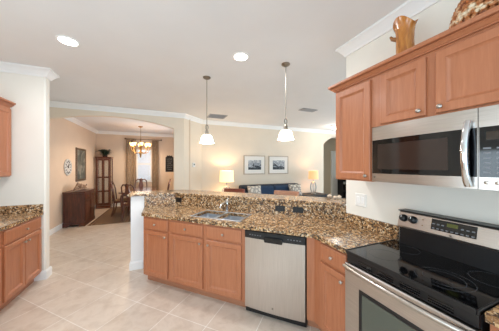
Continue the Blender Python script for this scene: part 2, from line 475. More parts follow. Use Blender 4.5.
# unseen window frames added around the dining and left kitchen fills, walls left uncut
bm = NB()
for a, b, c, d in ((6.6, 6.65, .85, 2.05), (7.75, 7.8, .85, 2.05), (6.65, 7.75, .85, .9), (6.65, 7.75, 2.0, 2.05)): box(bm, .47, .4995, a, b, c, d)
struct('added_window_frame_2', bm, M['white'])
bm = NB()
for a, b, c, d in ((-1.05, -1.0, .9, 2.1), (1.2, 1.25, .9, 2.1), (-1.0, 1.2, .9, .95), (-1.0, 1.2, 2.05, 2.1)): box(bm, -2.1595, -2.13, a, b, c, d)
struct('added_window_frame_3', bm, M['white'])
# hall door
bm = NB(); rings_rect(bm, 7.38, 8.14, 0, 2.13, [(0, 7.455), (.11, 7.455), (.125, 7.463)], back=7.498)
d1 = struct('door_1', bm, M['white'])
bm = NB(); box(bm, 7.27, 7.375, 7.43, 7.499, 0, 2.24); box(bm, 8.145, 8.25, 7.43, 7.499, 0, 2.24); box(bm, 7.375, 8.145, 7.43, 7.499, 2.135, 2.24)
finish('door_casing', bm, M['white'], d1)

# ================================================================== CABINETS
def knob(parent, x, y, z):
    bm = NB(); lathe(bm, [(.005, 0), (.005, -.012), (.012, -.016), (.014, -.022), (.010, -.028), (.003, -.030)], (x, y, z), 14, axis='y')
    return finish('knob', bm, M['nickel'], parent, smooth=40)
def panel_door(parent, x0, x1, z0, z1, mat, y=-.019, kx=None, kz=None, rail=.058):
    bm = NB()
    rings_rect(bm, x0, x1, z0, z1, [(0, y+.004), (.004, y), (rail-.012, y), (rail-.010, y+.004), (rail+.001, y+.013), (rail+.006, y+.015)], back=-.001)
    d = finish('door', bm, mat, parent)
    if kx is not None: knob(d, kx, y, kz)
    return d
def drawer_front(parent, x0, x1, z0, z1, mat, y=-.019, kn=True):
    bm = NB(); rings_rect(bm, x0, x1, z0, z1, [(0, y+.007), (.006, y+.003), (.012, y), (.016, y)], back=-.001)
    d = finish('drawer', bm, mat, parent)
    if kn: knob(d, (x0+x1)/2, y, (z0+z1)/2)
    return d
def base_cabinet(label, loc, rot, width, units, mat, depth=.56, group=None, open_top=False, wide_drawer=False):
    """units: list of (x0, x1, knob side, knob on door)"""
    t = thing('base_cabinet', label, 'cabinet', loc, rot, group)
    bm = NB()
    if open_top:
        box(bm, 0, width, 0, .02, .10, .876); box(bm, 0, .018, .02, depth, .10, .876); box(bm, width-.018, width, .02, depth, .10, .876)
        box(bm, .018, width-.018, .02, depth, .10, .12); box(bm, .018, width-.018, depth-.01, depth, .12, .876)
    else: box(bm, 0, width, 0, depth, .10, .876)
    finish('body', bm, mat, t)
    bm = NB(); box(bm, 0, width, .065, depth, 0, .10); finish('toe_kick', bm, M['toe'], t)
    for x0, x1, side in units:
        if not wide_drawer: drawer_front(t, x0, x1, .715, .855, mat)
        panel_door(t, x0, x1, .125, .695, mat, kx=(x1-.03 if side > 0 else x0+.03), kz=.645)
    if wide_drawer: drawer_front(t, units[0][0], units[-1][1], .715, .855, mat)
    return t
# peninsula: local x runs to the right along the front (= -t), local y runs back
SF = 1.968
def pen(t): x, y = st(SF, t); return (x, y, 0)
R45 = -PI/4
base_cabinet('maple single-door base cabinet at the far left end of the granite peninsula', pen(2.331), R45, .443, [(.025, .425, 1)], M['maple'], depth=.42, group='peninsula base cabinets')
base_cabinet('maple two-door base cabinet below the double sink', pen(1.888), R45, 1.021, [(.028, .50, 1), (.552, .985, -1)], M['maple'], group='peninsula base cabinets', open_top=True)
# corner: filler that turns onto the range wall
RW = -PI/2
XF = 1.272
cf = thing('corner_filler', 'narrow maple corner filler between the dishwasher and the small drawer cabinet', 'cabinet filler', pen(.238))
p0 = Vector(st(SF, .238)); p1 = Vector((XF, 1.511)); p2 = Vector((XF, 1.425))
bm = NB()
loc = Vector(pen(.238))
def q(p, dz=0): return (p[0]-loc.x, p[1]-loc.y)
prism(bm, [q(p0), q(p1), q(p2), q((XF+.3, 1.425)), q((p0.x+.3*S2, p0.y+.3*S2))], .10, .876)
finish('body', bm, M['maple'], cf)
bm = NB(); prism(bm, [q((p0.x+.065*S2, p0.y+.065*S2)), q((XF+.065, 1.538)), q((XF+.065, 1.425)), q((XF+.29, 1.425)), q((p0.x+.29*S2, p0.y+.29*S2))], 0, .10)
finish('toe_kick', bm, M['toe'], cf)
base_cabinet('narrow maple drawer-and-door base cabinet directly left of the stove', (XF, 1.42, 0), RW, .295, [(.008, .275, 1)], M['maple'])
base_cabinet('maple base cabinet right of the stove, cut by the photo edge', (XF, .412, 0), RW, .60, [(.03, .57, -1)], M['maple'])
# left run, front faces +x
XL = -1.535
base_cabinet('maple base cabinet under the left counter, beside the white wall end', (XL, 2.892, 0), PI/2, .712, [(.02, .352, 1), (.362, .70, -1)], M['maple'], group='left base cabinets', wide_drawer=True)
base_cabinet('maple base cabinet of the left run nearest the camera, mostly out of frame', (XL, 2.17, 0), PI/2, .712, [(.02, .352, 1), (.362, .692, -1)], M['maple'], group='left base cabinets', wide_drawer=True)

def upper_cabinet(label, loc, rot, width, z0, z1, doors, mat, depth=.33, group=None):
    t = thing('upper_cabinet', label, 'cabinet', loc, rot, group)
    h = z1-z0
    bm = NB(); box(bm, 0, width, 0, depth, 0, h); finish('body', bm, mat, t)
    for x0, x1, kx in doors:
        panel_door(t, x0, x1, .012, h-.035, mat, kx=kx, kz=.045, rail=.062)
    return t
XU = 1.50
upper_cabinet('tall maple wall cabinet left of the microwave', (XU, 1.48, 1.407), RW, .364, 1.407, 2.24, [(.012, .359, .33)], M['maple'], depth=.345)
upper_cabinet('short two-door maple wall cabinet above the microwave', (XU, 1.1155, 1.83), RW, .80, 1.83, 2.24, [(.075, .364, .335), (.413, .757, .442)], M['maple'], depth=.345)
upper_cabinet('maple wall cabinet above the counter right of the microwave', (XU, .314, 1.407), RW, .5, 1.407, 2.24, [(.02, .47, .04)], M['maple'], depth=.345)
ccr = [(0, 2.226), (.012, 2.226), (.012, 2.234), (.018, 2.236), (.030, 2.246), (.040, 2.252), (.030, 2.254), (.030, 2.260), (.047, 2.262), (.051, 2.270), (.051, 2.285), (0, 2.285)]
bm = NB(); sweep(bm, [(XR-.002, 1.481), (XU-.002, 1.481), (XU-.002, -.186)], ccr, 1)
tag(finish('cabinet_crown', bm, M['maple'], origin=(XU, 1.0, 2.24)), 'maple crown moulding running along the top of the wall cabinets over the stove', 'moulding')
bm = NB(); box(bm, XU, XR-.002, -.18, 1.478, 2.241, 2.262)
tag(finish('dust_cover', bm, M['maple'], origin=(XU, 1.0, 2.241)), 'flat wood top board behind the crown of the stove wall cabinets', 'board')
upper_cabinet('maple wall cabinet over the left counter at the photo edge', (-1.83, 2.89, 1.395), PI/2, .712, 1.395, 2.29, [(.01, .352, .32), (.36, .702, .39)], M['maple'], depth=.328)
lcr = [(o, z+.058) for o, z in ccr]
bm = NB(); sweep(bm, [(-1.832, 2.89), (-1.832, 3.615)], lcr, 1)
tag(finish('cabinet_crown', bm, M['maple'], origin=(-1.83, 3.3, 2.28)), 'maple crown moulding on the wall cabinet at the left photo edge', 'moulding')

# ------------------------------------------------------------------ countertops
SC_ = 1.938
ZT = .914; ZB = .876
sk = dict(s0=2.055, s1=2.40, ta=1.63, tb=1.315, tc=1.285, td=.975)
bm = NB()
E = 1.245
inner = (E, SC_*math.sqrt(2)-E)
def P(s, t): return st(s, t)
# left of the sink
cl = (-.28, SC_*math.sqrt(2)+.28)
prism(bm, [cl, P(SC_, sk['ta']), P(SB, sk['ta']), (xc, YS), (-.28, YS)], ZB, ZT)
prism(bm, [P(SC_, sk['ta']), P(SC_, sk['td']), P(sk['s0'], sk['td']), P(sk['s0'], sk['ta'])], ZB, ZT)
prism(bm, [P(sk['s1'], sk['ta']), P(sk['s1'], sk['td']), P(SB, sk['td']), P(SB, sk['ta'])], ZB, ZT)
prism(bm, [P(sk['s0'], sk['tb']), P(sk['s0'], sk['tc']), P(sk['s1'], sk['tc']), P(sk['s1'], sk['tb'])], ZB, ZT)
prism(bm, [P(SC_, sk['td']), inner, (E, 1.125), (XR, 1.125), (XR, 1.70), P(SB, -.10), P(SB, sk['td'])], ZB, ZT)
tag(finish('countertop', bm, M['granite'], origin=(.8, 2.3, ZB)), 'speckled brown granite countertop of the peninsula with the sink', 'countertop')
bm = NB(); box(bm, E, XR, -.22, .418, ZB, ZT)
tag(finish('countertop', bm, M['granite'], origin=(1.5, .2, ZB)), 'corner of granite countertop right of the stove', 'countertop')
bm = NB(); box(bm, -2.158, -1.508, 2.16, 3.618, ZB, ZT)
tag(finish('countertop', bm, M['granite'], origin=(-1.8, 3, ZB)), 'brown granite countertop on the left cabinet run', 'countertop')
bm = NB(); box(bm, -2.156, -1.512, 3.596, 3.619, ZT, ZT+.105); box(bm, -2.159, -2.136, 2.16, 3.596, ZT, ZT+.105)
tag(finish('backsplash', bm, M['granite'], origin=(-1.8, 3.6, ZT)), 'low dark granite backsplash against the left wall', 'backsplash')
bm = NB(); box(bm, XR-.024, XR-.001, 1.125, 1.675, ZT, ZT+.105)
tag(finish('backsplash', bm, M['granite'], origin=(XR, 1.4, ZT)), 'low granite backsplash on the wall left of the stove', 'backsplash')
bm = NB(); prism(bm, [(-.28, YS), leg_corner(0), line_pt(0, -.11), line_pt(pw-.001, -.125), leg_corner(pw-.001), (-.28, YS+pw-.001)], ZT, 1.085)
bsp = tag(finish('bar_backsplash', bm, M['granite'], origin=(.8, 2.75, ZT)), 'tall granite backsplash rising from the sink counter to the raised bar', 'backsplash')
f0, r0 = -.028, .365
bm = NB(); prism(bm, [(-.50, YS+f0), leg_corner(f0), line_pt(f0, -.06), line_pt(.11, -.135), line_pt(r0, -.15), leg_corner(r0), (-.50, YS+r0)], 1.0855, 1.115)
tag(finish('raised_counter', bm, M['granite'], origin=(.8, 2.9, 1.085), bevel=.006), 'raised granite bar counter along the back of the peninsula', 'counter')

# ------------------------------------------------------------------ sink and faucet
def locP(s, t): return (-t, s)       # peninsula-frame local coordinates
snk = thing('sink', 'double bowl stainless steel sink in the granite peninsula', 'sink', (0, 0, 0), R45)
snk.location = (*st(2.23, 1.30), ZB)
def bowl(t0, t1):
    bm = NB()
    x0, x1, y0, y1 = -(t0-1.30), -(t1-1.30), sk['s0']-2.23, sk['s1']-2.23
    def loop(ins, z):
        r = .04; pts = []
        for cx, cy, a0 in ((x1-ins-r, y1-ins-r, 0), (x0+ins+r, y1-ins-r, 90), (x0+ins+r, y0+ins+r, 180), (x1-ins-r, y0+ins+r, 270)):
            for k in range(5):
                a = math.radians(a0+k*22.5); pts.append((cx+r*math.cos(a), cy+r*math.sin(a), z))
        return [bm.verts.new(p) for p in pts]
    ls = [loop(-.012, -.001), loop(.002, -.001), loop(.006, -.11), loop(.03, -.14)]
    for a, b in zip(ls, ls[1:]):
        for k in range(20): bm.faces.new((a[k], a[(k+1) % 20], b[(k+1) % 20], b[k]))
    bm.faces.new(ls[-1])
    o = finish('bowl', bm, M['sink'], snk, smooth=50)
    bm = NB(); lathe(bm, [(.04, -.1395), (.038, -.136), (.02, -.138)], ((x0+x1)/2, (y0+y1)/2, 0), 16)
    finish('drain', bm, M['chrome'], o, smooth=40)
bm = NB()
rx0, rx1, ry0, ry1 = -(sk['ta']-1.30)-.013, -(sk['td']-1.30)+.013, sk['s0']-2.23-.013, sk['s1']-2.23+.013
for a, b, c, d in ((rx0, rx1, ry0, ry0+.027), (rx0, rx1, ry1-.027, ry1), (rx0, rx0+.027, ry0+.027, ry1-.027), (rx1-.027, rx1, ry0+.027, ry1-.027), (-.018, .018, ry0+.027, ry1-.027)):
    box(bm, a, b, c, d, ZT-ZB+.0005, ZT-ZB+.006)
finish('rim', bm, M['sink'], snk, bevel=.003)
bowl(sk['ta'], sk['tb']); bowl(sk['tc'], sk['td'])
fc = thing('faucet', 'chrome single lever faucet standing behind the double sink', 'faucet', (*st(2.462, 1.35), ZT), R45)
bm = NB(); lathe(bm, [(.032, 0), (.032, .006), (.024, .012), (.021, .07), (.025, .10), (.022, .12)], n=18); finish('body', bm, M['chrome'], fc, smooth=40)
bm = NB(); tube(bm, [(0, 0, .07), (0, -.05, .115), (0, -.11, .125), (0, -.16, .11), (0, -.185, .085)], [.016, .014, .013, .012, .012], 10); finish('spout', bm, M['chrome'], fc, smooth=50)
bm = NB(); lathe(bm, [(.022, .12), (.024, .135), (.018, .15), (.004, .156)], n=16); tube(bm, [(0, 0, .145), (0, .02, .16), (0, .035, .172)], [.010, .008, .007], 8); finish('lever', bm, M['nickel'], fc, smooth=50)

# ------------------------------------------------------------------ outlets
def outlet(label, loc, rot, mat, grp=None, w=.075, h=.05, slots=True):
    t = thing('outlet', label, 'outlet', loc, rot, grp)
    bm = NB(); rings_rect(bm, -w/2, w/2, -h/2, h/2, [(0, -.003), (.004, -.006), (.008, -.006)], back=0); finish('cover_plate', bm, mat, t)
    if slots:
        for sx in (-1, 1):
            bm = NB(); rings_rect(bm, sx*w*.22-.012, sx*w*.22+.012, -.014, .014, [(0, -.0075), (.002, -.008)], back=-.006); finish('socket', bm, M['black'], t)
    return t
def on_bar(t, z): x, y = st(SB, t); return (x, y, z)
outlet('black outlet on the granite splash left of the sink', on_bar(2.245, 1.0), R45, M['outletb'], w=.115, h=.072)
outlet('black outlet nearer the sink of the pair on the right half of the granite splash', on_bar(.634, .995), R45, M['outletb'], w=.125, h=.07)
outlet('black outlet nearer the stove of the pair on the granite splash', on_bar(.41, .995), R45, M['outletb'], w=.125, h=.07)
sp_ = thing('switch_plate', 'white double switch plate on the wall left of the stove', 'switch', (XR, 1.498, 1.183), RW)
bm = NB(); rings_rect(bm, -.062, .062, -.066, .066, [(0, -.003), (.004, -.006), (.008, -.006)], back=0); finish('cover_plate', bm, M['outletw'], sp_)
for sx in (-1, 1):
    bm = NB(); rings_rect(bm, sx*.025-.016, sx*.025+.016, -.034, .034, [(0, -.008), (.002, -.0095)], back=-.006); finish('rocker', bm, M['white'], sp_)
th_ = thing('thermostat', 'small thermostat with dark screen on the angled wall past the dining arch', 'thermostat', (.72, 5.668, 1.56), PI/4)
bm = NB(); rings_rect(bm, -.05, .05, -.06, .06, [(0, -.018), (.006, -.024)], back=0); finish('case', bm, M['outletw'], th_)
bm = NB(); rings_rect(bm, -.022, .022, -.01, .03, [(0, -.026)], back=-.024); finish('screen', bm, M['clockd'], th_)

# ================================================================== APPLIANCES
# ---- dishwasher
dw = thing('dishwasher', 'stainless steel dishwasher with black control strip in the peninsula', 'dishwasher', pen(.862), R45)
W = .618
bm = NB(); box(bm, .004, W-.004, .005, .56, .02, .872); finish('tub', bm, M['black'], dw)
bm = NB()
nseg = 12
pr = []
for i in range(nseg+1):
    x = .006+(W-.012)*i/nseg; b = -.022-.012*(1-(2*i/nseg-1)**2)
    pr.append((x, b))
prism(bm, pr+[(W-.006, .004), (.006, .004)], .082, .795); door = finish('door', bm, M['steel'], dw, smooth=40)
bm = NB(); prism(bm, [(x, y-.004) for x, y in pr]+[(W-.006, .004), (.006, .004)], .797, .868); cp = finish('control_panel', bm, M['black'], dw, smooth=40)
bm = NB(); prism_y(bm, [(.215, .812), (.225, .777), (.40, .777), (.41, .812), (.40, .832), (.225, .832)], -.052, -.03); finish('pocket_handle', bm, M['bglass'], cp, bevel=.004)
for i in range(5):
    for a in (.06, .45):
        bm = NB(); box(bm, a+i*.028, a+i*.028+.014, -.0405, -.03, .83, .836); finish('button', bm, M['btn'], cp)
def emblem(parent, x, y, z, r, axis='y', sgn=-1):
    bm = NB(); lathe(bm, [(r, 0), (r, sgn*.0015), (r*.82, sgn*.002), (r*.80, sgn*.0012), (r*.1, sgn*.0012)], (x, y, z), 20, axis=axis)
    e = finish('emblem', bm, M['nickel'], parent, smooth=40)
    bm = NB()
    pts = []
    for k in range(14):
        a = 2.2*PI*k/13; rr = r*.5*(1-.03*k)
        p = (rr*math.cos(a)-r*.1, rr*math.sin(a)*.8)
        pts.append((x+p[0], y+sgn*.0022, z+p[1]) if axis == 'y' else (x+sgn*.0022, y+p[0], z+p[1]))
    tube(bm, pts, r*.10, 5); finish('emblem_script', bm, M['black'], e)
emblem(door, .305, -.034, .135, .014)
bm = NB(); box(bm, .0, W, .03, .08, .0, .078); finish('toe_panel', bm, M['black'], dw)

# ---- stove (local x to the right = -y, local y = depth from the door face)
RY0, RY1 = 1.118, .425
RWd = RY0-RY1
sv = thing('stove', 'freestanding stainless steel electric stove with black glass cooktop', 'stove', (1.235, RY0, 0), RW)
bm = NB(); box(bm, .004, RWd-.004, .02, .60, .02, .895); finish('body', bm, M['black'], sv)
bm = NB()
box(bm, 0, RWd, -.012, .535, .895, .917); tcp = finish('cooktop', bm, M['bglass'], sv, bevel=.006)
bm = NB()
box(bm, 0, .010, -.014, .53, .9, .921); box(bm, RWd-.010, RWd, -.014, .53, .9, .921); box(bm, .010, RWd-.010, -.016, -.004, .893, .920)
finish('trim', bm, M['black'], tcp, bevel=.003)
for bx, by, r in ((.49, .17, .125), (.60, .40, .095), (.165, .17, .095), (.165, .40, .085)):
    bm = NB()
    for rr in ((r, r*.72) if r > .1 else (r,)):
        lathe(bm, [(rr, .9168), (rr, .9174), (rr-.0035, .9174), (rr-.0035, .9168)], (bx, by, 0), 48, cap=False)
    finish('burner_ring', bm, M['ring'], tcp)
# vented black band under the cooktop lip
bm = NB(); box(bm, .006, RWd-.006, -.002, .02, .838, .893); vb = finish('vent_band', bm, M['black'], sv)
for i in range(4):
    for k in range(3):
        x = .10+i*.135; z = .848+k*.012
        bm = NB(); box(bm, x, x+.10, -.0045, -.001, z, z+.005); finish('vent_slot', bm, M['bglass'], vb)
bm = NB(); rings_rect(bm, .004, RWd-.004, .20, .832, [(0, -.018), (.008, -.026), (.012, -.026)], back=.02); od = finish('oven_door', bm, M['steel_h'], sv)
bm = NB(); rings_rect(bm, .125, RWd-.125, .34, .70, [(0, -.0275), (.006, -.030), (.022, -.030), (.026, -.027)], back=-.026); finish('window_trim', bm, M['black'], od)
bm = NB(); rings_rect(bm, .150, RWd-.150, .365, .675, [(0, -.0292)], back=-.0265); finish('window_glass', bm, M['ovglass'], od)
hp = []
for i in range(17):
    f = i/16; x = .012+(RWd-.024)*f
    hp.append((x, -.04-.038*math.sin(PI*f)**.6, .815+.006*math.sin(PI*f)))
bm = NB(); tube(bm, hp, [.015 if 0 < i < 16 else .011 for i in range(17)], 10)
for s in (.02, RWd-.02): tube(bm, [(s, -.02, .815), (s, -.045, .815)], .013, 8)
finish('handle', bm, M['nickel'], od, smooth=50)
bm = NB(); rings_rect(bm, .004, RWd-.004, .045, .192, [(0, -.016), (.008, -.024), (.012, -.024)], back=.02); finish('storage_drawer', bm, M['steel_h'], sv)
bm = NB(); box(bm, .03, RWd-.03, .05, .5, 0, .045); finish('base', bm, M['black'], sv)
# backguard: black riser plus sloped steel control panel
bx0, bx1 = .055, RWd-.005
bm = NB(); box(bm, bx0+.006, bx1, .505, .595, .917, 1.056); bg = finish('backguard', bm, M['black'], sv)
bm = NB()
prof = [(.492, 1.050), (.488, 1.062), (.512, 1.165), (.520, 1.172), (.585, 1.172), (.585, 1.050)]
va = [bm.verts.new((bx0+(.004 if z > 1.1 else 0), y, z)) for y, z in prof]; vb_ = [bm.verts.new((bx1, y, z)) for y, z in prof]
bm.faces.new(va); bm.faces.new(vb_[::-1])
for i in range(6): bm.faces.new((va[i], vb_[i], vb_[(i+1) % 6], va[(i+1) % 6]))
cpn = finish('control_panel', bm, M['steel_h'], sv)
bm = NB(); box(bm, bx0-.006, bx1+.004, .506, .596, 1.1725, 1.181); finish('cap', bm, M['black'], sv, bevel=.003)
def slope_y(z): return .488+(z-1.062)/.103*.024
sl = math.atan2(.024, .103)
for x in (.094, .160):
    bm = NB(); lathe(bm, [(.028, 0), (.028, -.006), (.024, -.010), (.022, -.026), (.017, -.030), (.003, -.030)], n=20, axis='y')
    box(bm, -.004, .004, -.037, -.028, -.02, .02)
    k = finish('knob', bm, M['black'], cpn, smooth=40); k.location = (x, slope_y(1.122), 1.122); k.rotation_euler = (-sl, 0, 0)
    bm = NB(); box(bm, -.002, .002, -.0385, -.036, .004, .019); finish('pointer', bm, M['white'], k)
for x, z in ((.222, 1.138), (.222, 1.098)):
    bm = NB(); lathe(bm, [(.004, 0), (.004, -.003), (.001, -.003)], (x, slope_y(z), z), 10, axis='y'); finish('indicator', bm, M['brass'], cpn)
bm = NB(); rings_rect(bm, -.115, .115, -.037, .037, [(0, -.002), (.006, -.003)], back=.003)
dp = finish('display_panel', bm, M['bglass'], cpn, bevel=.002); dp.location = (.388, slope_y(1.124), 1.124); dp.rotation_euler = (-sl, 0, 0)
bm = NB(); rings_rect(bm, -.028, .028, 0, .024, [(0, -.0036)], back=-.0028); finish('clock_display', bm, M['dispG'], dp)
for i in range(9):
    for j in range(2):
        x = -.10+i*.025
        if j and abs(x) < .03: continue
        z = -.027+j*.030
        bm = NB(); rings_rect(bm, x-.007, x+.007, z-.004, z+.004, [(0, -.0038)], back=-.0028); finish('button', bm, M['btn'], dp)
emblem(cpn, .385, slope_y(1.072)-.0005, 1.072, .010)

# ---- microwave (local frame as the stove)
mw = thing('microwave', 'stainless steel over-the-range microwave with black glass door', 'microwave', (1.465, 1.113, 1.412), RW)
MWd, MH = .788, .413
bm = NB(); box(bm, 0, MWd, .035, .38, 0, MH); finish('body', bm, M['black'], mw)
def bow(x): return .030-.032*(1-(2*x/MWd-1)**2)
def bow_slab(bm, x0, x1, z0, z1, y_off, thick, n=14, mi=0):
    pts = [(x0+(x1-x0)*i/n) for i in range(n+1)]
    prism(bm, [(x, bow(x)+y_off) for x in pts]+[(x, bow(x)+y_off+thick) for x in reversed(pts)], z0, z1, mi)
DX = .594
bm = NB(); bow_slab(bm, 0, DX, .0, MH, 0, .03); md = finish('door', bm, M['steel_h'], mw, smooth=40)
bm = NB(); bow_slab(bm, .008, DX-.002, .062, MH-.100, -.003, .004); finish('window_border', bm, M['bglass'], md, smooth=40)
bm = NB(); bow_slab(bm, .055, DX-.115, .095, MH-.135, -.0045, .003); finish('window_glass', bm, M['mwglass'], md, smooth=40)
hb = []
for i in range(15):
    f = i/14; z = .018+(MH-.085)*f
    hb.append((DX-.030, bow(DX-.030)-.012-.042*math.sin(PI*f)**.7, z))
bm = NB()
for i in range(14):
    pass
tube(bm, hb, [.017]+[.016]*13+[.017], 10); finish('handle', bm, M['chrome'], md, smooth=50)
bm = NB(); bow_slab(bm, DX+.003, MWd, 0, MH, 0, .03); mp_ = finish('control_panel', bm, M['steel_h'], mw, smooth=40)
bm = NB(); bow_slab(bm, DX+.006, MWd-.010, .062, MH-.100, -.003, .004); finish('keypad', bm, M['bglass'], mp_, smooth=40)
bm = NB(); bow_slab(bm, DX+.03, MWd-.035, MH-.165, MH-.125, -.0045, .003); finish('clock_display', bm, M['dispA'], mp_, smooth=40)
for r in range(6):
    for c in range(4):
        x = DX+.020+(c*.034+.010 if c else 0); z = .082+r*.024; wd = .014 if c else .026
        bm = NB(); bow_slab(bm, x, x+wd, z, z+.008, -.0045, .003, 2); finish('button', bm, M['btn'], mp_)
for c in range(4):
    bm = NB(); x = DX+.03+c*.036; lathe(bm, [(.009, 0), (.009, -.004), (.002, -.005)], (x, bow(x), .035), 12, axis='y'); finish('button', bm, M['nickel'], mp_, smooth=40)
emblem(md, .028, bow(.028)-.0005, .034, .013)

# ================================================================== CEILING FIXTURES
def recessed(label, x, y):
    t = thing('recessed_light', label, 'ceiling light', (x, y, H), 0, None)
    bm = NB(); lathe(bm, [(.098, 0), (.097, -.006), (.080, -.008), (.080, 0)], n=28); finish('trim_ring', bm, M['white'], t, smooth=40)
    bm = NB(); lathe(bm, [(.079, -.001), (.078, -.005), (.002, -.006)], n=24); finish('lens', bm, M['bulb'], t, smooth=40)
    d = bpy.data.lights.new('recessed_lamp', 'AREA'); d.shape = 'DISK'; d.size = .15; d.energy = 20; d.color = (.97, .98, 1)
    o = bpy.data.objects.new('recessed_lamp', d); COL.objects.link(o); o.location = (0, 0, -.012); o.parent = t
recessed('recessed ceiling light above the left cabinets', -.93, 2.70)
recessed('recessed ceiling light above the sink peninsula', .84, 2.30)

def pendant(label, s, t_):
    x, y = st(s, t_)
    t = thing('pendant_light', label, 'pendant light', (x, y, H), 0, 'pendant lights over the bar')
    bm = NB(); lathe(bm, [(.055, 0), (.055, -.012), (.035, -.026), (.012, -.034), (.004, -.036)], n=20); finish('canopy', bm, M['bronze'], t, smooth=40)
    bm = NB(); tube(bm, [(0, 0, -.03), (0, 0, -.70)], .005, 8); finish('rod', bm, M['bronze'], t)
    bm = NB()
    for k in range(2):
        pts = [(.022*math.cos(a)*(1-k)+0, .022*math.cos(a)*k, -.735+.035*math.sin(a)) for a in [2*PI*i/16 for i in range(17)]]
        tube(bm, pts, .0045, 6, cap=False)
    lathe(bm, [(.006, -.765), (.018, -.775), (.024, -.80), (.028, -.840), (.02, -.845)], n=16); finish('ring_finial', bm, M['bronze'], t, smooth=40)
    bm = NB()
    pr = [(.024, -.842), (.050, -.848), (.070, -.864), (.083, -.890), (.090, -.925), (.096, -.950), (.108, -.968)]
    lathe(bm, pr+[(r-.004, z-.002) for r, z in reversed(pr)], n=28, cap=False); finish('glass_shade', bm, M['shade'], t, smooth=50)
    d = bpy.data.lights.new('pendant_lamp', 'POINT'); d.energy = 7; d.color = (1, .95, .88); d.shadow_soft_size = .04
    o = bpy.data.objects.new('pendant_lamp', d); COL.objects.link(o); o.location = (0, 0, -1.0); o.parent = t
pendant('left bell-shaped white glass pendant over the bar, the farther one', 2.545, 1.733)
pendant('right bell-shaped white glass pendant over the bar, the nearer one', 2.60, .575)

def vent(label, x, y, wx, wy):
    t = thing('ceiling_vent', label, 'vent', (x, y, H))
    bm = NB(); box(bm, -wx/2, wx/2, -wy/2, wy/2, -.004, 0); finish('backing', bm, M['ventd'], t)
    bm = NB(); sweep(bm, [(-wx/2, -wy/2), (-wx/2, wy/2), (wx/2, wy/2), (wx/2, -wy/2)], [(0, 0), (0, -.010), (.025, -.010), (.025, 0)], 1, True); finish('frame', bm, M['vent'], t)
    bm = NB()
    for i in range(9):
        yy = -wy/2+.03+(wy-.06)*i/8; box(bm, -wx/2+.025, wx/2-.025, yy-.004, yy+.004, -.009, -.003)
    finish('louver', bm, M['vent'], t)
vent('grey ceiling air vent behind the left pendant', 1.276, 5.30, .46, .40)
vent('small grey ceiling vent right of the right pendant', 3.09, 3.89, .40, .20)
cl_ = thing('flush_ceiling_light', 'white dome ceiling light half hidden behind the tall wall cabinet', 'ceiling light', (5.15, 5.1, H))
bm = NB(); lathe(bm, [(.17, 0), (.17, -.02), (.15, -.025)], n=24); finish('base_ring', bm, M['nickel'], cl_, smooth=40)
bm = NB(); lathe(bm, [(.15, -.02), (.14, -.06), (.09, -.10), (.01, -.115)], n=24); finish('glass_dome', bm, M['shade'], cl_, smooth=60)
d = bpy.data.lights.new('dome_lamp', 'POINT'); d.energy = 12; d.shadow_soft_size = .1; d.color = (1, .93, .84)
o = bpy.data.objects.new('dome_lamp', d); COL.objects.link(o); o.location = (0, 0, -.2); o.parent = cl_

# ---- chandelier
TX, TY = -.73, 7.62
ch = thing('chandelier', 'brass chandelier with small glowing shades hanging over the dining table', 'chandelier', (TX, TY, H))
bm = NB(); lathe(bm, [(.07, 0), (.068, -.015), (.03, -.035), (.008, -.045)], n=20); finish('canopy', bm, M['brass'], ch, smooth=40)
bm = NB()
for i in range(9):
    z = -.05-i*.043
    pts = [((.010*math.cos(a) if i % 2 else 0), (0 if i % 2 else .010*math.cos(a)), z-.022+.024*math.sin(a)) for a in [2*PI*k/10 for k in range(11)]]
    tube(bm, pts, .0035, 5, cap=False)
finish('chain', bm, M['brass'], ch)
bm = NB(); lathe(bm, [(.006, -.43), (.022, -.46), (.012, -.52), (.030, -.58), (.046, -.66), (.030, -.74), (.014, -.80), (.036, -.85), (.044, -.90), (.020, -.95), (.028, -.98), (.004, -1.03)], n=18); finish('column', bm, M['brass'], ch, smooth=40)
for k in range(8):
    a = 2*PI*k/8+.2; c_, s_ = math.cos(a), math.sin(a)
    bm = NB(); pts = []
    for f, (r, z) in enumerate(((.03, -.84), (.09, -.88), (.16, -.89), (.23, -.83), (.265, -.75), (.27, -.68))): pts.append((r*c_, r*s_, z))
    tube(bm, pts, .008, 7); lathe(bm, [(.005, -.685), (.035, -.675), (.032, -.665), (.012, -.66), (.012, -.62)], (.27*c_, .27*s_, 0), 12)
    ar = finish('arm', bm, M['brass'], ch, smooth=50)
    bm = NB(); pr = [(.024, -.65), (.036, -.625), (.044, -.59), (.052, -.555)]; lathe(bm, pr+[(r-.003, z) for r, z in reversed(pr)], (.27*c_, .27*s_, 0), 14, cap=False)
    finish('lamp_shade', bm, M['candle_sh'], ar, smooth=60)
d = bpy.data.lights.new('chandelier_lamp', 'SPOT'); d.spot_size = math.radians(168); d.spot_blend = .25; d.energy = 130; d.shadow_soft_size = .3; d.color = (1, .76, .52)
o = bpy.data.objects.new('chandelier_lamp', d); COL.objects.link(o); o.location = (0, 0, -.50); o.parent = ch

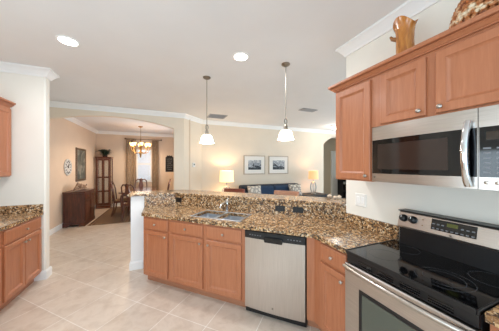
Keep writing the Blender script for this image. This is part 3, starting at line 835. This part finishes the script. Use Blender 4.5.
# ================================================================== DINING ROOM
bm = NB(); box(bm, -1.82, .25, 6.42, 8.9, .001, .010)
tag(finish('area_rug', bm, M['rug'], origin=(-.78, 7.6, .001)), 'dark patterned rug under the dining table', 'rug')
RZ = .011
tb = thing('dining_table', 'polished cherry dining table glinting below the dining window', 'table', (-.76, 7.72, RZ))
bm = NB()
pts = []
hw, hl, r = .48, .88, .12
for cx, cy, a0 in ((hw-r, hl-r, 0), (-hw+r, hl-r, 90), (-hw+r, -hl+r, 180), (hw-r, -hl+r, 270)):
    for k in range(6): a = math.radians(a0+k*18); pts.append((cx+r*math.cos(a), cy+r*math.sin(a)))
prism(bm, pts, .722, .75); finish('tabletop', bm, M['tabletop'], tb, bevel=.006)
bm = NB(); sweep(bm, [(-.39, -.79), (-.39, .79), (.39, .79), (.39, -.79)], [(0, .63), (.022, .63), (.022, .722), (0, .722)], 1, True); finish('apron', bm, M['cherry'], tb)
def cabriole(bm, x, y, dx, dy, top, w=1.0):
    pts = [(x, y, top), (x+dx*.02*w, y+dy*.02*w, top*.85), (x+dx*.012*w, y+dy*.012*w, top*.55), (x-dx*.004*w, y-dy*.004*w, top*.25), (x+dx*.012*w, y+dy*.012*w, top*.06), (x+dx*.022*w, y+dy*.022*w, .0)]
    tube(bm, pts, [.034*w, .036*w, .026*w, .017*w, .017*w, .026*w], 8)
for sx in (-1, 1):
    for sy in (-1, 1):
        bm = NB(); cabriole(bm, sx*.38, sy*.78, sx*S2, sy*S2, .66, 1.2); finish('leg', bm, M['cherry'], tb, smooth=60)

def make_chair(label, loc, rot):
    t = thing('dining_chair', label, 'chair', loc, rot, 'dining chairs')
    m = M['cherry']
    bm = NB(); prism(bm, [(-.24, .22), (.24, .22), (.20, -.20), (-.20, -.20)], .40, .455); finish('seat_frame', bm, m, t, bevel=.006)
    bm = NB(); prism(bm, [(-.215, .20), (.215, .20), (.18, -.175), (-.18, -.175)], .455, .485); finish('seat', bm, M['seatf'], t, bevel=.014)
    for sx in (-1, 1):
        bm = NB(); cabriole(bm, sx*.205, .185, sx*S2, S2, .41); finish('leg', bm, m, t, smooth=60)
        bm = NB(); tube(bm, [(sx*.175, -.185, .44), (sx*.178, -.20, .2), (sx*.185, -.255, 0)], [.022, .019, .02], 8); finish('leg', bm, m, t, smooth=60)
    bm = NB()
    L = [(-.185, -.19, .42), (-.20, -.205, .60), (-.205, -.225, .80), (-.185, -.265, .94), (-.12, -.285, 1.005), (-.05, -.287, 1.0), (0, -.29, 1.02), (.05, -.287, 1.0), (.12, -.285, 1.005), (.185, -.265, .94), (.205, -.225, .80), (.20, -.205, .60), (.185, -.19, .42)]
    tube(bm, L, [.018, .017, .016, .017, .021, .02, .026, .02, .021, .017, .016, .017, .018], 8); finish('back_frame', bm, m, t, smooth=60)
    bm = NB()
    sp = [(.055, .47), (.04, .55), (.035, .60), (.07, .70), (.085, .78), (.06, .86), (.05, .93), (.06, .99)]
    pts = [(-a, z) for a, z in sp]+[(a, z) for a, z in reversed(sp)]
    for (x0, z0), (x1, z1) in zip(sp, sp[1:]):
        y0 = -.19-.18*max(0, z0-.45)**1.0; y1 = -.19-.18*max(0, z1-.45)
        v = [bm.verts.new(p) for p in ((-x0, y0, z0), (x0, y0, z0), (x1, y1, z1), (-x1, y1, z1), (-x0, y0-.012, z0), (x0, y0-.012, z0), (x1, y1-.012, z1), (-x1, y1-.012, z1))]
        for f in ((0, 1, 2, 3), (7, 6, 5, 4), (0, 3, 7, 4), (1, 5, 6, 2), (0, 4, 5, 1), (3, 2, 6, 7)): bm.faces.new([v[i] for i in f])
    finish('back_splat', bm, m, t)
    bm = NB(); box(bm, -.185, .185, -.205, -.185, .445, .475); finish('back_rail', bm, m, t)
    return t
c0 = make_chair('dark wood dining chair on the left side of the table, seen from its side', (-1.22, 7.46, RZ), -PI/2)
copy_thing(c0, (-.80, 6.68, RZ), -.55, 'dark wood dining chair at the near end of the table, back turned to the kitchen')
copy_thing(c0, (-.84, 8.66, RZ), PI, 'dark wood dining chair at the far end of the table, below the window')
copy_thing(c0, (-.10, 7.95, RZ), PI/2, 'dark wood dining chair on the right side of the table, below the black sign')

# sideboard
sbd = thing('sideboard', 'dark mahogany sideboard against the left dining wall', 'sideboard', (-2.325, 6.42, 0))
bm = NB(); box(bm, .01, .435, .015, .815, .10, .84); finish('body', bm, M['mahog'], sbd)
bm = NB(); box(bm, 0, .455, 0, .83, .845, .878); finish('top', bm, M['mahog'], sbd, bevel=.006)
bm = NB()
prism_y(bm, [(0, 0), (.10, 0), (.13, .05), (.31, .05), (.34, 0), (.455, 0), (.445, .10), (0, .10)], .0, .83); finish('base', bm, M['mahog'], sbd)
for i in range(2):
    a = .03+i*.39
    bm = NB(); box(bm, .435, .45, a, a+.375, .66, .83); dr = finish('drawer', bm, M['mahog'], sbd, bevel=.004)
    bm = NB(); lathe(bm, [(.012, 0), (.015, .015), (.004, .02)], (.45, a+.19, .745), 12, axis='x'); finish('knob', bm, M['brass'], dr, smooth=40)
    bm = NB(); box(bm, .435, .45, a, a+.375, .12, .645); do = finish('door', bm, M['mahog'], sbd, bevel=.004)
    bm = NB(); box(bm, .4505, .455, a+.06, a+.315, .18, .585); finish('panel', bm, M['cherry'], do, bevel=.003)
    bm = NB(); lathe(bm, [(.010, 0), (.013, .013), (.004, .017)], (.45, a+(.35 if i == 0 else .025), .42), 12, axis='x'); finish('knob', bm, M['brass'], do, smooth=40)
# driftwood centrepiece on the sideboard
ds = thing('driftwood_sculpture', 'knotted driftwood and cone arrangement on top of the sideboard', 'decoration', (-2.10, 6.84, .879))
bm = NB()
for i in range(9):
    y = -.34+i*.085; hgt = .10+.08*random.random()
    tube(bm, [(-.05+.1*random.random(), y, .02), (.02, y+.05*random.random(), hgt*.7), (.06*random.random(), y+.10*random.random(), hgt)], [.022, .018, .010], 6)
tube(bm, [(-.02, -.36, .02), (.02, -.1, .04), (-.01, .15, .03), (.02, .40, .025)], [.016, .024, .024, .012], 8)
finish('branch', bm, M['driftw'], ds, smooth=60)
for x, y, z, r in ((0, -.25, .07, .06), (.05, -.08, .08, .06), (-.03, .05, .11, .065), (.04, .2, .06, .055), (0, -.15, .15, .05)):
    bm = NB()
    for k in range(5): lathe(bm, [(r*(1-.18*k), z-.02+k*.018), (r*(1.05-.18*k), z-.01+k*.018), (r*(.7-.12*k), z+k*.018)], (x, y, 0), 9)
    finish('cone', bm, M['driftw'], ds)

# picture, clock on the left dining wall (facing +x)
pc = thing('framed_painting', 'tall dark framed painting above the sideboard', 'picture', (-2.338, 7.64, 1.57), PI/2)
bm = NB(); rings_rect(bm, -.37, .37, -.49, .49, [(0, -.02), (.02, -.04), (.05, -.032), (.062, -.014)], back=0); finish('frame', bm, M['frame_d'], pc)
bm = NB(); box(bm, -.31, .31, -.018, -.0145, -.43, .43); finish('canvas', bm, M['painting'], pc)
ck = thing('wall_clock', 'round distressed white wall clock left of the painting', 'clock', (-2.338, 6.745, 1.497), PI/2)
bm = NB(); lathe(bm, [(.218, 0), (.218, -.018), (.20, -.03), (.185, -.02), (.17, -.018), (.01, -.018)], n=32, axis='y'); fcx = finish('face', bm, M['clockf'], ck, smooth=35)
bm = NB()
for k in range(12):
    a = 2*PI*k/12; c_, s_ = math.cos(a), math.sin(a)
    tube(bm, [(.125*c_, -.02, .125*s_), (.172*c_, -.02, .172*s_)], .009, 5)
finish('numeral', bm, M['clockd'], fcx)
bm = NB(); tube(bm, [(-.01, -.026, -.02), (.03, -.026, .09)], .007, 5); tube(bm, [(.015, -.026, -.012), (-.11, -.026, .04)], .006, 5); lathe(bm, [(.022, -.02), (.02, -.03), (.002, -.03)], n=12, axis='y'); finish('hand', bm, M['clockd'], ck)

# glass display cabinet
cu = thing('display_cabinet', 'tall cherry display cabinet with glass doors in the dining corner', 'display cabinet', (-2.262, 8.82, 0))
CW, CD, CH = .45, .34, 1.86
bm = NB()
for x0, x1, y0, y1, z0, z1 in ((0, .03, 0, .03, .1, CH-.05), (CW-.03, CW, 0, .03, .1, CH-.05), (0, .03, CD-.03, CD, .1, CH-.05), (CW-.03, CW, CD-.03, CD, .1, CH-.05), (0, CW, 0, CD, .0, .10), (0, CW, 0, CD, CH-.07, CH-.03), (-.02, CW+.02, -.02, CD, CH-.03, CH)):
    box(bm, x0, x1, y0, y1, z0, z1)
finish('carcass', bm, M['cherry'], cu)
bm = NB(); box(bm, .03, CW-.03, CD-.025, CD-.015, .10, CH-.07); finish('mirror_back', bm, M['mirror'], cu)
for z in (.62, 1.12):
    bm = NB(); box(bm, .02, CW-.02, .03, CD-.03, z, z+.02); finish('shelf', bm, M['cherry'], cu)
for i in range(2):
    x0 = .032+i*(CW/2-.03); x1 = x0+CW/2-.035
    bm = NB()
    for a, b, c, d in ((x0, x0+.035, .12, CH-.08), (x1-.035, x1, .12, CH-.08), (x0+.035, x1-.035, .12, .20), (x0+.035, x1-.035, CH-.13, CH-.08), (x0+.035, x1-.035, 1.10, 1.15), (x0+.035, x1-.035, .60, .65)):
        box(bm, a, b, -.012, .006, c, d)
    dd = finish('door', bm, M['cherry'], cu)
    bm = NB(); box(bm, x0+.03, x1-.03, -.004, -.001, .19, CH-.12); finish('door_glass', bm, M['cglass'], dd)
    bm = NB(); lathe(bm, [(.006, -.012), (.009, -.025), (.003, -.03)], (x1-.017 if i == 0 else x0+.017, 0, .9), 10, axis='y'); finish('knob', bm, M['brass'], dd)
bm = NB(); box(bm, CW-.012, CW-.008, .03, CD-.03, .10, CH-.07); finish('side_glass', bm, M['cglass'], cu)
# fern
fn = thing('potted_fern', 'dark bushy plant on top of the display cabinet', 'plant', (-2.02, 8.98, CH+.001))
bm = NB(); lathe(bm, [(.06, 0), (.08, .03), (.085, .06), (.07, .06)], n=16); finish('pot', bm, M['pot'], fn, smooth=40)
bm = NB()
for i in range(150):
    a = random.random()*2*PI; ln = .12+.17*random.random(); up = .04+.20*random.random()
    c_, s_ = math.cos(a), math.sin(a); s_ *= .62; p0 = Vector((.03*c_, .03*s_, .05)); p1 = Vector((ln*.6*c_, ln*.6*s_, .05+up)); p2 = Vector((ln*1.15*c_, ln*1.15*s_, .04+up*.7))
    wv = Vector((-s_, c_, 0))*.022
    v = [bm.verts.new(p) for p in (p0, p1+wv, p2, p1-wv)]; bm.faces.new(v)
finish('foliage', bm, M['leaf'], fn)

# curtains and rod
def curtain(label, x0, x1, z0, z1, y, amp, waves, mat):
    bm = NB(); n = 60; fr = []; bk = []
    for i in range(n+1):
        f = i/n; x = x0+(x1-x0)*f; yy = y+amp*math.sin(2*PI*waves*f)+.3*amp*math.sin(2*PI*waves*2.3*f)
        fr.append((x, yy-.003)); bk.append((x, yy+.003))
    prism(bm, fr+bk[::-1], z0, z1)
    return tag(finish('curtain', bm, mat, origin=((x0+x1)/2, y, z0), smooth=50), label, 'curtain', 'dining window curtains')
curtain('bronze floor-length curtain left of the dining window', -1.36, -1.02, .02, 2.56, DY-.11, .032, 5, M['curtain'])
curtain('bronze floor-length curtain right of the dining window', -.46, -.22, .02, 2.56, DY-.11, .032, 5, M['curtain'])
rd = thing('curtain_rod', 'curtain rod above the dining window', 'curtain rod', (-.76, DY-.10, 2.58))
bm = NB(); tube(bm, [(-.60, 0, 0), (.60, 0, 0)], .012, 10); finish('pole', bm, M['frame_d'], rd)
for sx in (-1, 1):
    bm = NB(); lathe(bm, [(.014, 0), (.03, .02), (.034, .04), (.02, .06), (.004, .065)], (0, 0, 0), 12, axis='x')
    f_ = finish('finial', bm, M['frame_d'], rd, smooth=40); f_.location = (sx*.60, 0, 0); f_.rotation_euler = (0, 0, 0 if sx > 0 else PI)
    bm = NB(); box(bm, sx*.56-.01, sx*.56+.01, 0, .099, -.012, .012); finish('bracket', bm, M['frame_d'], rd)
# black sign
sg = thing('chalkboard_sign', 'black hanging chalkboard sign with white writing right of the dining curtains', 'sign', (.19, DY-.002, 1.62))
bm = NB(); o2 = [(-.155, -.33), (.155, -.33), (.155, .27), (.12, .29), (.09, .35), (.03, .33), (0, .36), (-.03, .33), (-.09, .35), (-.12, .29), (-.155, .27)]
prism_y(bm, o2, -.025, 0); bd = finish('board', bm, M['chalk'], sg)
for r in range(6):
    bm = NB(); z = .20-r*.085; x = -.11
    pts = []
    wlen = .22-.03*(r % 3)
    for i in range(28): pts.append((-wlen/2+wlen*i/27, -.0265, z+.013*math.sin(i*1.9+r)*(1 if i % 5 else .2)))
    tube(bm, pts, .0035, 4); finish('writing', bm, M['chalkw'], bd)

# ================================================================== LIVING ROOM
sf = thing('sofa', 'navy blue sofa against the living room back wall', 'sofa', (3.08, 5.43, 0))
bm = NB(); box(bm, -1.0, 1.0, -.45, .42, .10, .42); finish('base', bm, M['navyd'], sf, bevel=.02)
bm = NB(); box(bm, -1.02, 1.02, .16, .44, .30, .955); finish('backrest', bm, M['navyd'], sf, bevel=.05)
for sx in (-1, 1):
    bm = NB(); box(bm, min(sx*1.02, sx*.82), max(sx*1.02, sx*.82), -.46, .30, .10, .62); finish('armrest', bm, M['navyd'], sf, bevel=.05)
for i in range(2):
    x0 = -.81+i*.815
    bm = NB(); box(bm, x0, x0+.805, -.47, .12, .42, .56); finish('seat_cushion', bm, M['navy'], sf, bevel=.04)
    bm = NB(); box(bm, x0, x0+.805, .02, .20, .52, .93); finish('back_cushion', bm, M['navy'], sf, bevel=.06)
for sx in (-1, 1):
    for sy in (-.38, .36):
        bm = NB(); lathe(bm, [(.03, 0), (.035, .10)], (sx*.92, sy, 0), 10); finish('leg', bm, M['espresso'], sf)
def pillow(label, loc, rx, rz, w, h, th, mat):
    bm = NB(); n = 12; top = {}; bot = {}
    for i in range(n+1):
        for j in range(n+1):
            u = 2*i/n-1; v = 2*j/n-1
            k = (1-u**4)*(1-v**4); pinch = 1-.08*(1-abs(u))*abs(v)-.08*(1-abs(v))*abs(u)
            x, z = u*w/2*pinch, v*h/2*pinch
            top[i, j] = bm.verts.new((x, -th/2*k**.5-.004, z)); bot[i, j] = bm.verts.new((x, th/2*k**.5+.004, z))
    for i in range(n):
        for j in range(n):
            bm.faces.new((top[i, j], top[i+1, j], top[i+1, j+1], top[i, j+1])); bm.faces.new((bot[i, j], bot[i, j+1], bot[i+1, j+1], bot[i+1, j]))
    for i in range(n):
        for a, b in (((i, 0), (i+1, 0)), ((i+1, n), (i, n)), ((0, i+1), (0, i)), ((n, i), (n, i+1))):
            bm.faces.new((top[a], bot[a], bot[b], top[b]))
    o = finish('throw_pillow', bm, mat, smooth=60); o.location = loc; o.rotation_euler = (rx, 0, rz)
    return tag(o, label, 'pillow', 'sofa pillows')
pillow('cream patterned throw pillow on the left end of the navy sofa', (2.38, 5.35, .775), -.28, .06, .44, .40, .14, M['pillow'])
pillow('cream leaf-patterned throw pillow on the right end of the navy sofa', (3.76, 5.35, .77), -.28, -.06, .44, .40, .14, M['pillow2'])

def side_table(label, x, y, w, d, h, mat):
    t = thing('end_table', label, 'table', (x, y, 0))
    bm = NB(); box(bm, -w/2, w/2, -d/2, d/2, h-.035, h); finish('tabletop', bm, mat, t, bevel=.004)
    bm = NB(); box(bm, -w/2+.03, w/2-.03, -d/2+.03, d/2-.03, h-.11, h-.036); finish('apron', bm, mat, t)
    bm = NB(); box(bm, -w/2+.03, w/2-.03, -d/2+.03, d/2-.03, .15, .17); finish('shelf', bm, mat, t)
    for sx in (-1, 1):
        for sy in (-1, 1):
            bm = NB(); box(bm, sx*(w/2-.045)-.02, sx*(w/2-.045)+.02, sy*(d/2-.045)-.02, sy*(d/2-.045)+.02, 0, h-.035); finish('leg', bm, mat, t)
    return t
side_table('dark end table under the left lamp, behind the bar', 1.60, 5.52, .58, .6, .60, M['mahog'])
side_table('black end table under the right orange-shaded lamp', 4.56, 5.52, .86, .6, .60, M['espresso'])
def table_lamp(label, loc, shm, w, h, kind, power, col):
    t = thing('table_lamp', label, 'lamp', loc)
    bm = NB(); lathe(bm, [(.085, 0), (.085, .012), (.03, .022), (.012, .03)], n=20); finish('base', bm, M['nickel'], t, smooth=40)
    bm = NB()
    if kind == 'ring':
        for dx in (0,):
            pts = [(.13*math.cos(a)+.0, 0, .20+.16*math.sin(a)) for a in [2*PI*i/24 for i in range(25)]]
            tube(bm, pts, .012, 8, cap=False)
        tube(bm, [(0, 0, .03), (0, 0, .50)], .012, 8)
    else:
        for k in range(3):
            al = PI*k/3
            pts = [(.10*math.cos(a)*math.cos(al), .10*math.cos(a)*math.sin(al), .22+.19*math.sin(a)) for a in [2*PI*i/24 for i in range(25)]]
            tube(bm, pts, .010, 8, cap=False)
        tube(bm, [(0, 0, .41), (0, 0, .50)], .010, 8)
    finish('stem', bm, M['nickel'], t, smooth=60)
    bm = NB(); z0 = .49
    pr = [(w/2, z0), (w/2*.93, z0+h)]
    lathe(bm, pr+[(r-.004, z) for r, z in reversed(pr)], n=32, cap=False); finish('lamp_shade', bm, shm, t, smooth=50)
    d = bpy.data.lights.new('table_lamp_bulb', 'POINT'); d.energy = power; d.color = col; d.shadow_soft_size = .05
    o = bpy.data.objects.new('table_lamp_bulb', d); COL.objects.link(o); o.location = (0, 0, .49+h*.6); o.parent = t
    return t
table_lamp('table lamp with a cream drum shade left of the sofa', (1.60, 5.52, .601), M['cream_sh'], .40, .31, 'ring', 20, (1, .80, .56))
table_lamp('table lamp with an orange shade and open metal base right of the sofa', (4.60, 5.52, .601), M['amber_sh'], .33, .28, 'globe', 8, (1, .74, .46))
def art(label, x0, x1, z0, z1, pm):
    cx, cz = (x0+x1)/2, (z0+z1)/2; a, b = (x1-x0)/2, (z1-z0)/2
    t = thing('framed_print', label, 'picture', (cx, 5.919, cz), 0, 'prints over the sofa')
    bm = NB(); rings_rect(bm, -a, a, -b, b, [(0, -.02), (.006, -.026), (.024, -.026), (.028, -.014)], back=0); finish('frame', bm, M['frame_l'], t)
    bm = NB(); box(bm, -a+.026, a-.026, -.017, -.0142, -b+.026, b-.026); finish('mat_board', bm, M['matb'], t)
    bm = NB(); box(bm, -a*.60, a*.60, -.0185, -.017, -b*.52, b*.50); finish('print', bm, pm, t)
art('framed black and white photograph, left of the two over the sofa', 2.255, 2.993, 1.27, 1.863, M['p1'])
art('framed black and white photograph, right of the two over the sofa', 3.12, 3.865, 1.27, 1.863, M['p2'])

def bar_stool(label, s, t_, mat):
    x, y = st(s, t_)
    t = thing('bar_stool', label, 'bar stool', (x, y, 0), R45, 'bar stools')   # seat towards the bar (-y), back on +y
    for sx in (-1, 1):
        for sy in (-1, 1):
            bm = NB(); tube(bm, [(sx*.20, sy*.19, 0), (sx*.17, sy*.165, .74)], [.019, .021], 8); finish('leg', bm, mat, t, smooth=60)
        bm = NB(); tube(bm, [(sx*.17, .165, .74), (sx*.19, .20, .95), (sx*.20, .225, 1.075)], [.019, .017, .015], 8); finish('back_post', bm, mat, t, smooth=60)
    bm = NB(); box(bm, -.21, .21, -.21, .20, .73, .77); finish('seat', bm, mat, t, bevel=.012)
    bm = NB(); pts = [(x_, .235-.5*(x_*x_-.04)) for x_ in [-.215+.43*i/10 for i in range(11)]]
    prism(bm, pts+[(a, b+.022) for a, b in reversed(pts)], 1.03, 1.105); finish('top_rail', bm, mat, t, bevel=.006)
    for z in (.28,):
        bm = NB()
        for sx in (-1, 1): tube(bm, [(sx*.188, -.175, z), (sx*.188, .175, z)], .012, 8)
        for sy in (-1, 1): tube(bm, [(-.188, sy*.178, z+.04), (.188, sy*.178, z+.04)], .012, 8)
        finish('stretcher', bm, mat, t)
    return t
bar_stool('red-brown wooden bar stool behind the bar below the left lamp', 3.21, 1.74, M['stoolw'])
bar_stool('paler wooden bar stool behind the bar in front of the right sofa pillow', 3.22, .755, M['stoolp'])

# hall furniture seen under the tall cabinet
hb_ = thing('bookcase', 'black low bookcase in the hall beyond the right arch', 'bookcase', (7.62, 7.12, 0))
bm = NB(); box(bm, 0, .03, 0, .3, 0, 1.0); box(bm, .42, .45, 0, .3, 0, 1.0); box(bm, 0, .45, .28, .3, 0, 1.0)
for z in (0, .32, .65, .97): box(bm, .03, .42, 0, .28, z, z+.03)
finish('carcass', bm, M['espresso'], hb_)
bm = NB(); box(bm, 7.70, 8.02, 7.14, 7.34, .681, .78)
tag(finish('storage_box', bm, M['book'], origin=(7.86, 7.24, .681), bevel=.005), 'pale box on a shelf of the black hall bookcase', 'box')

# shells on the bar end
for i, (s, t_, r) in enumerate(((2.82, .055, .030), (2.80, -.01, .022), (2.83, -.055, .026))):
    bm = NB(); n = 22; pts = []; rs = []
    for k in range(n):
        a = k*.62; rr = r*(1-k/n)*.8; pts.append((rr*math.cos(a), rr*math.sin(a), r*.75+k/n*r*1.3)); rs.append(max(.0015, r*.62*(1-k/n)))
    tube(bm, pts, rs, 8)
    x, y = st(s, t_); o = finish('seashell', bm, M['shell'], smooth=70); o.location = (x, y, 1.1155); o.rotation_euler = (0, 0, i*1.3)
    tag(o, ['largest pale seashell on the right end of the bar top', 'smallest pale seashell, middle one on the right end of the bar top', 'pale seashell nearest the wall on the bar top'][i], 'seashell', 'shells on the bar')

# ================================================================== ON TOP OF THE CABINETS
vs_ = thing('burl_wood_vase', 'amber burl wood vase with a ragged rim on top of the wall cabinets', 'vase', (1.62, .945, 2.263))
bm = NB(); n = 28
prof = [(.055, 0), (.060, .03), (.057, .10), (.057, .17), (.059, .23), (.066, .275), (.080, .305)]
rings = []
for r, z in prof:
    f = z/.305
    rings.append([bm.verts.new((r*math.cos(2*PI*k/n)*(1+.10*math.sin(3*2*PI*k/n+z*9)*(.3+f)), r*math.sin(2*PI*k/n)*(1+.12*f*math.sin(2*2*PI*k/n+1)), z+f**4*.035*math.sin(2*2*PI*k/n+2.0))) for k in range(n)])
inn = []
for r, z in [(.062, .285), (.040, .20), (.02, .12)]:
    inn.append([bm.verts.new((r*math.cos(2*PI*k/n), r*math.sin(2*PI*k/n), z)) for k in range(n)])
allr = rings+inn
for a, b in zip(allr, allr[1:]):
    for k in range(n): bm.faces.new((a[k], a[(k+1) % n], b[(k+1) % n], b[k]))
bm.faces.new(rings[0][::-1]); bm.faces.new(inn[-1])
finish('body', bm, M['amber'], vs_, smooth=60)
bm = NB(); tube(bm, [(-.03, .035, .20), (-.035, .070, .22), (-.032, .085, .245)], [.018, .013, .008], 8); finish('knot', bm, M['amberd'], vs_, smooth=60)

bk = thing('shell_basket', 'brown and cream scalloped dome basket on the wall cabinets at the right photo edge', 'basket', (1.655, .54, 2.263))
bm = NB(); rows = 13
for j in range(rows):
    f = j/(rows-1); z = .012+j*.0215; R = .155*math.sqrt(max(.05, 1-(f*.93)**2.2))
    m_ = max(8, int(2*PI*R/.030))
    for k in range(m_):
        a = 2*PI*(k+.5*(j % 2))/m_
        bmesh.ops.create_icosphere(bm, subdivisions=1, radius=.0175, matrix=Matrix.Translation((R*math.cos(a), R*math.sin(a), z)) @ Matrix.Rotation(a, 4, 'Z') @ Matrix.Diagonal((.7, 1.05, .85, 1)))
finish('scalloped_wall', bm, M['basket'], bk, smooth=80)
bm = NB(); lathe(bm, [(.142, 0), (.142, .06), (.125, .14), (.086, .22), (.043, .27), (.01, .28)], n=26); finish('lining', bm, M['driftw'], bk, smooth=60)
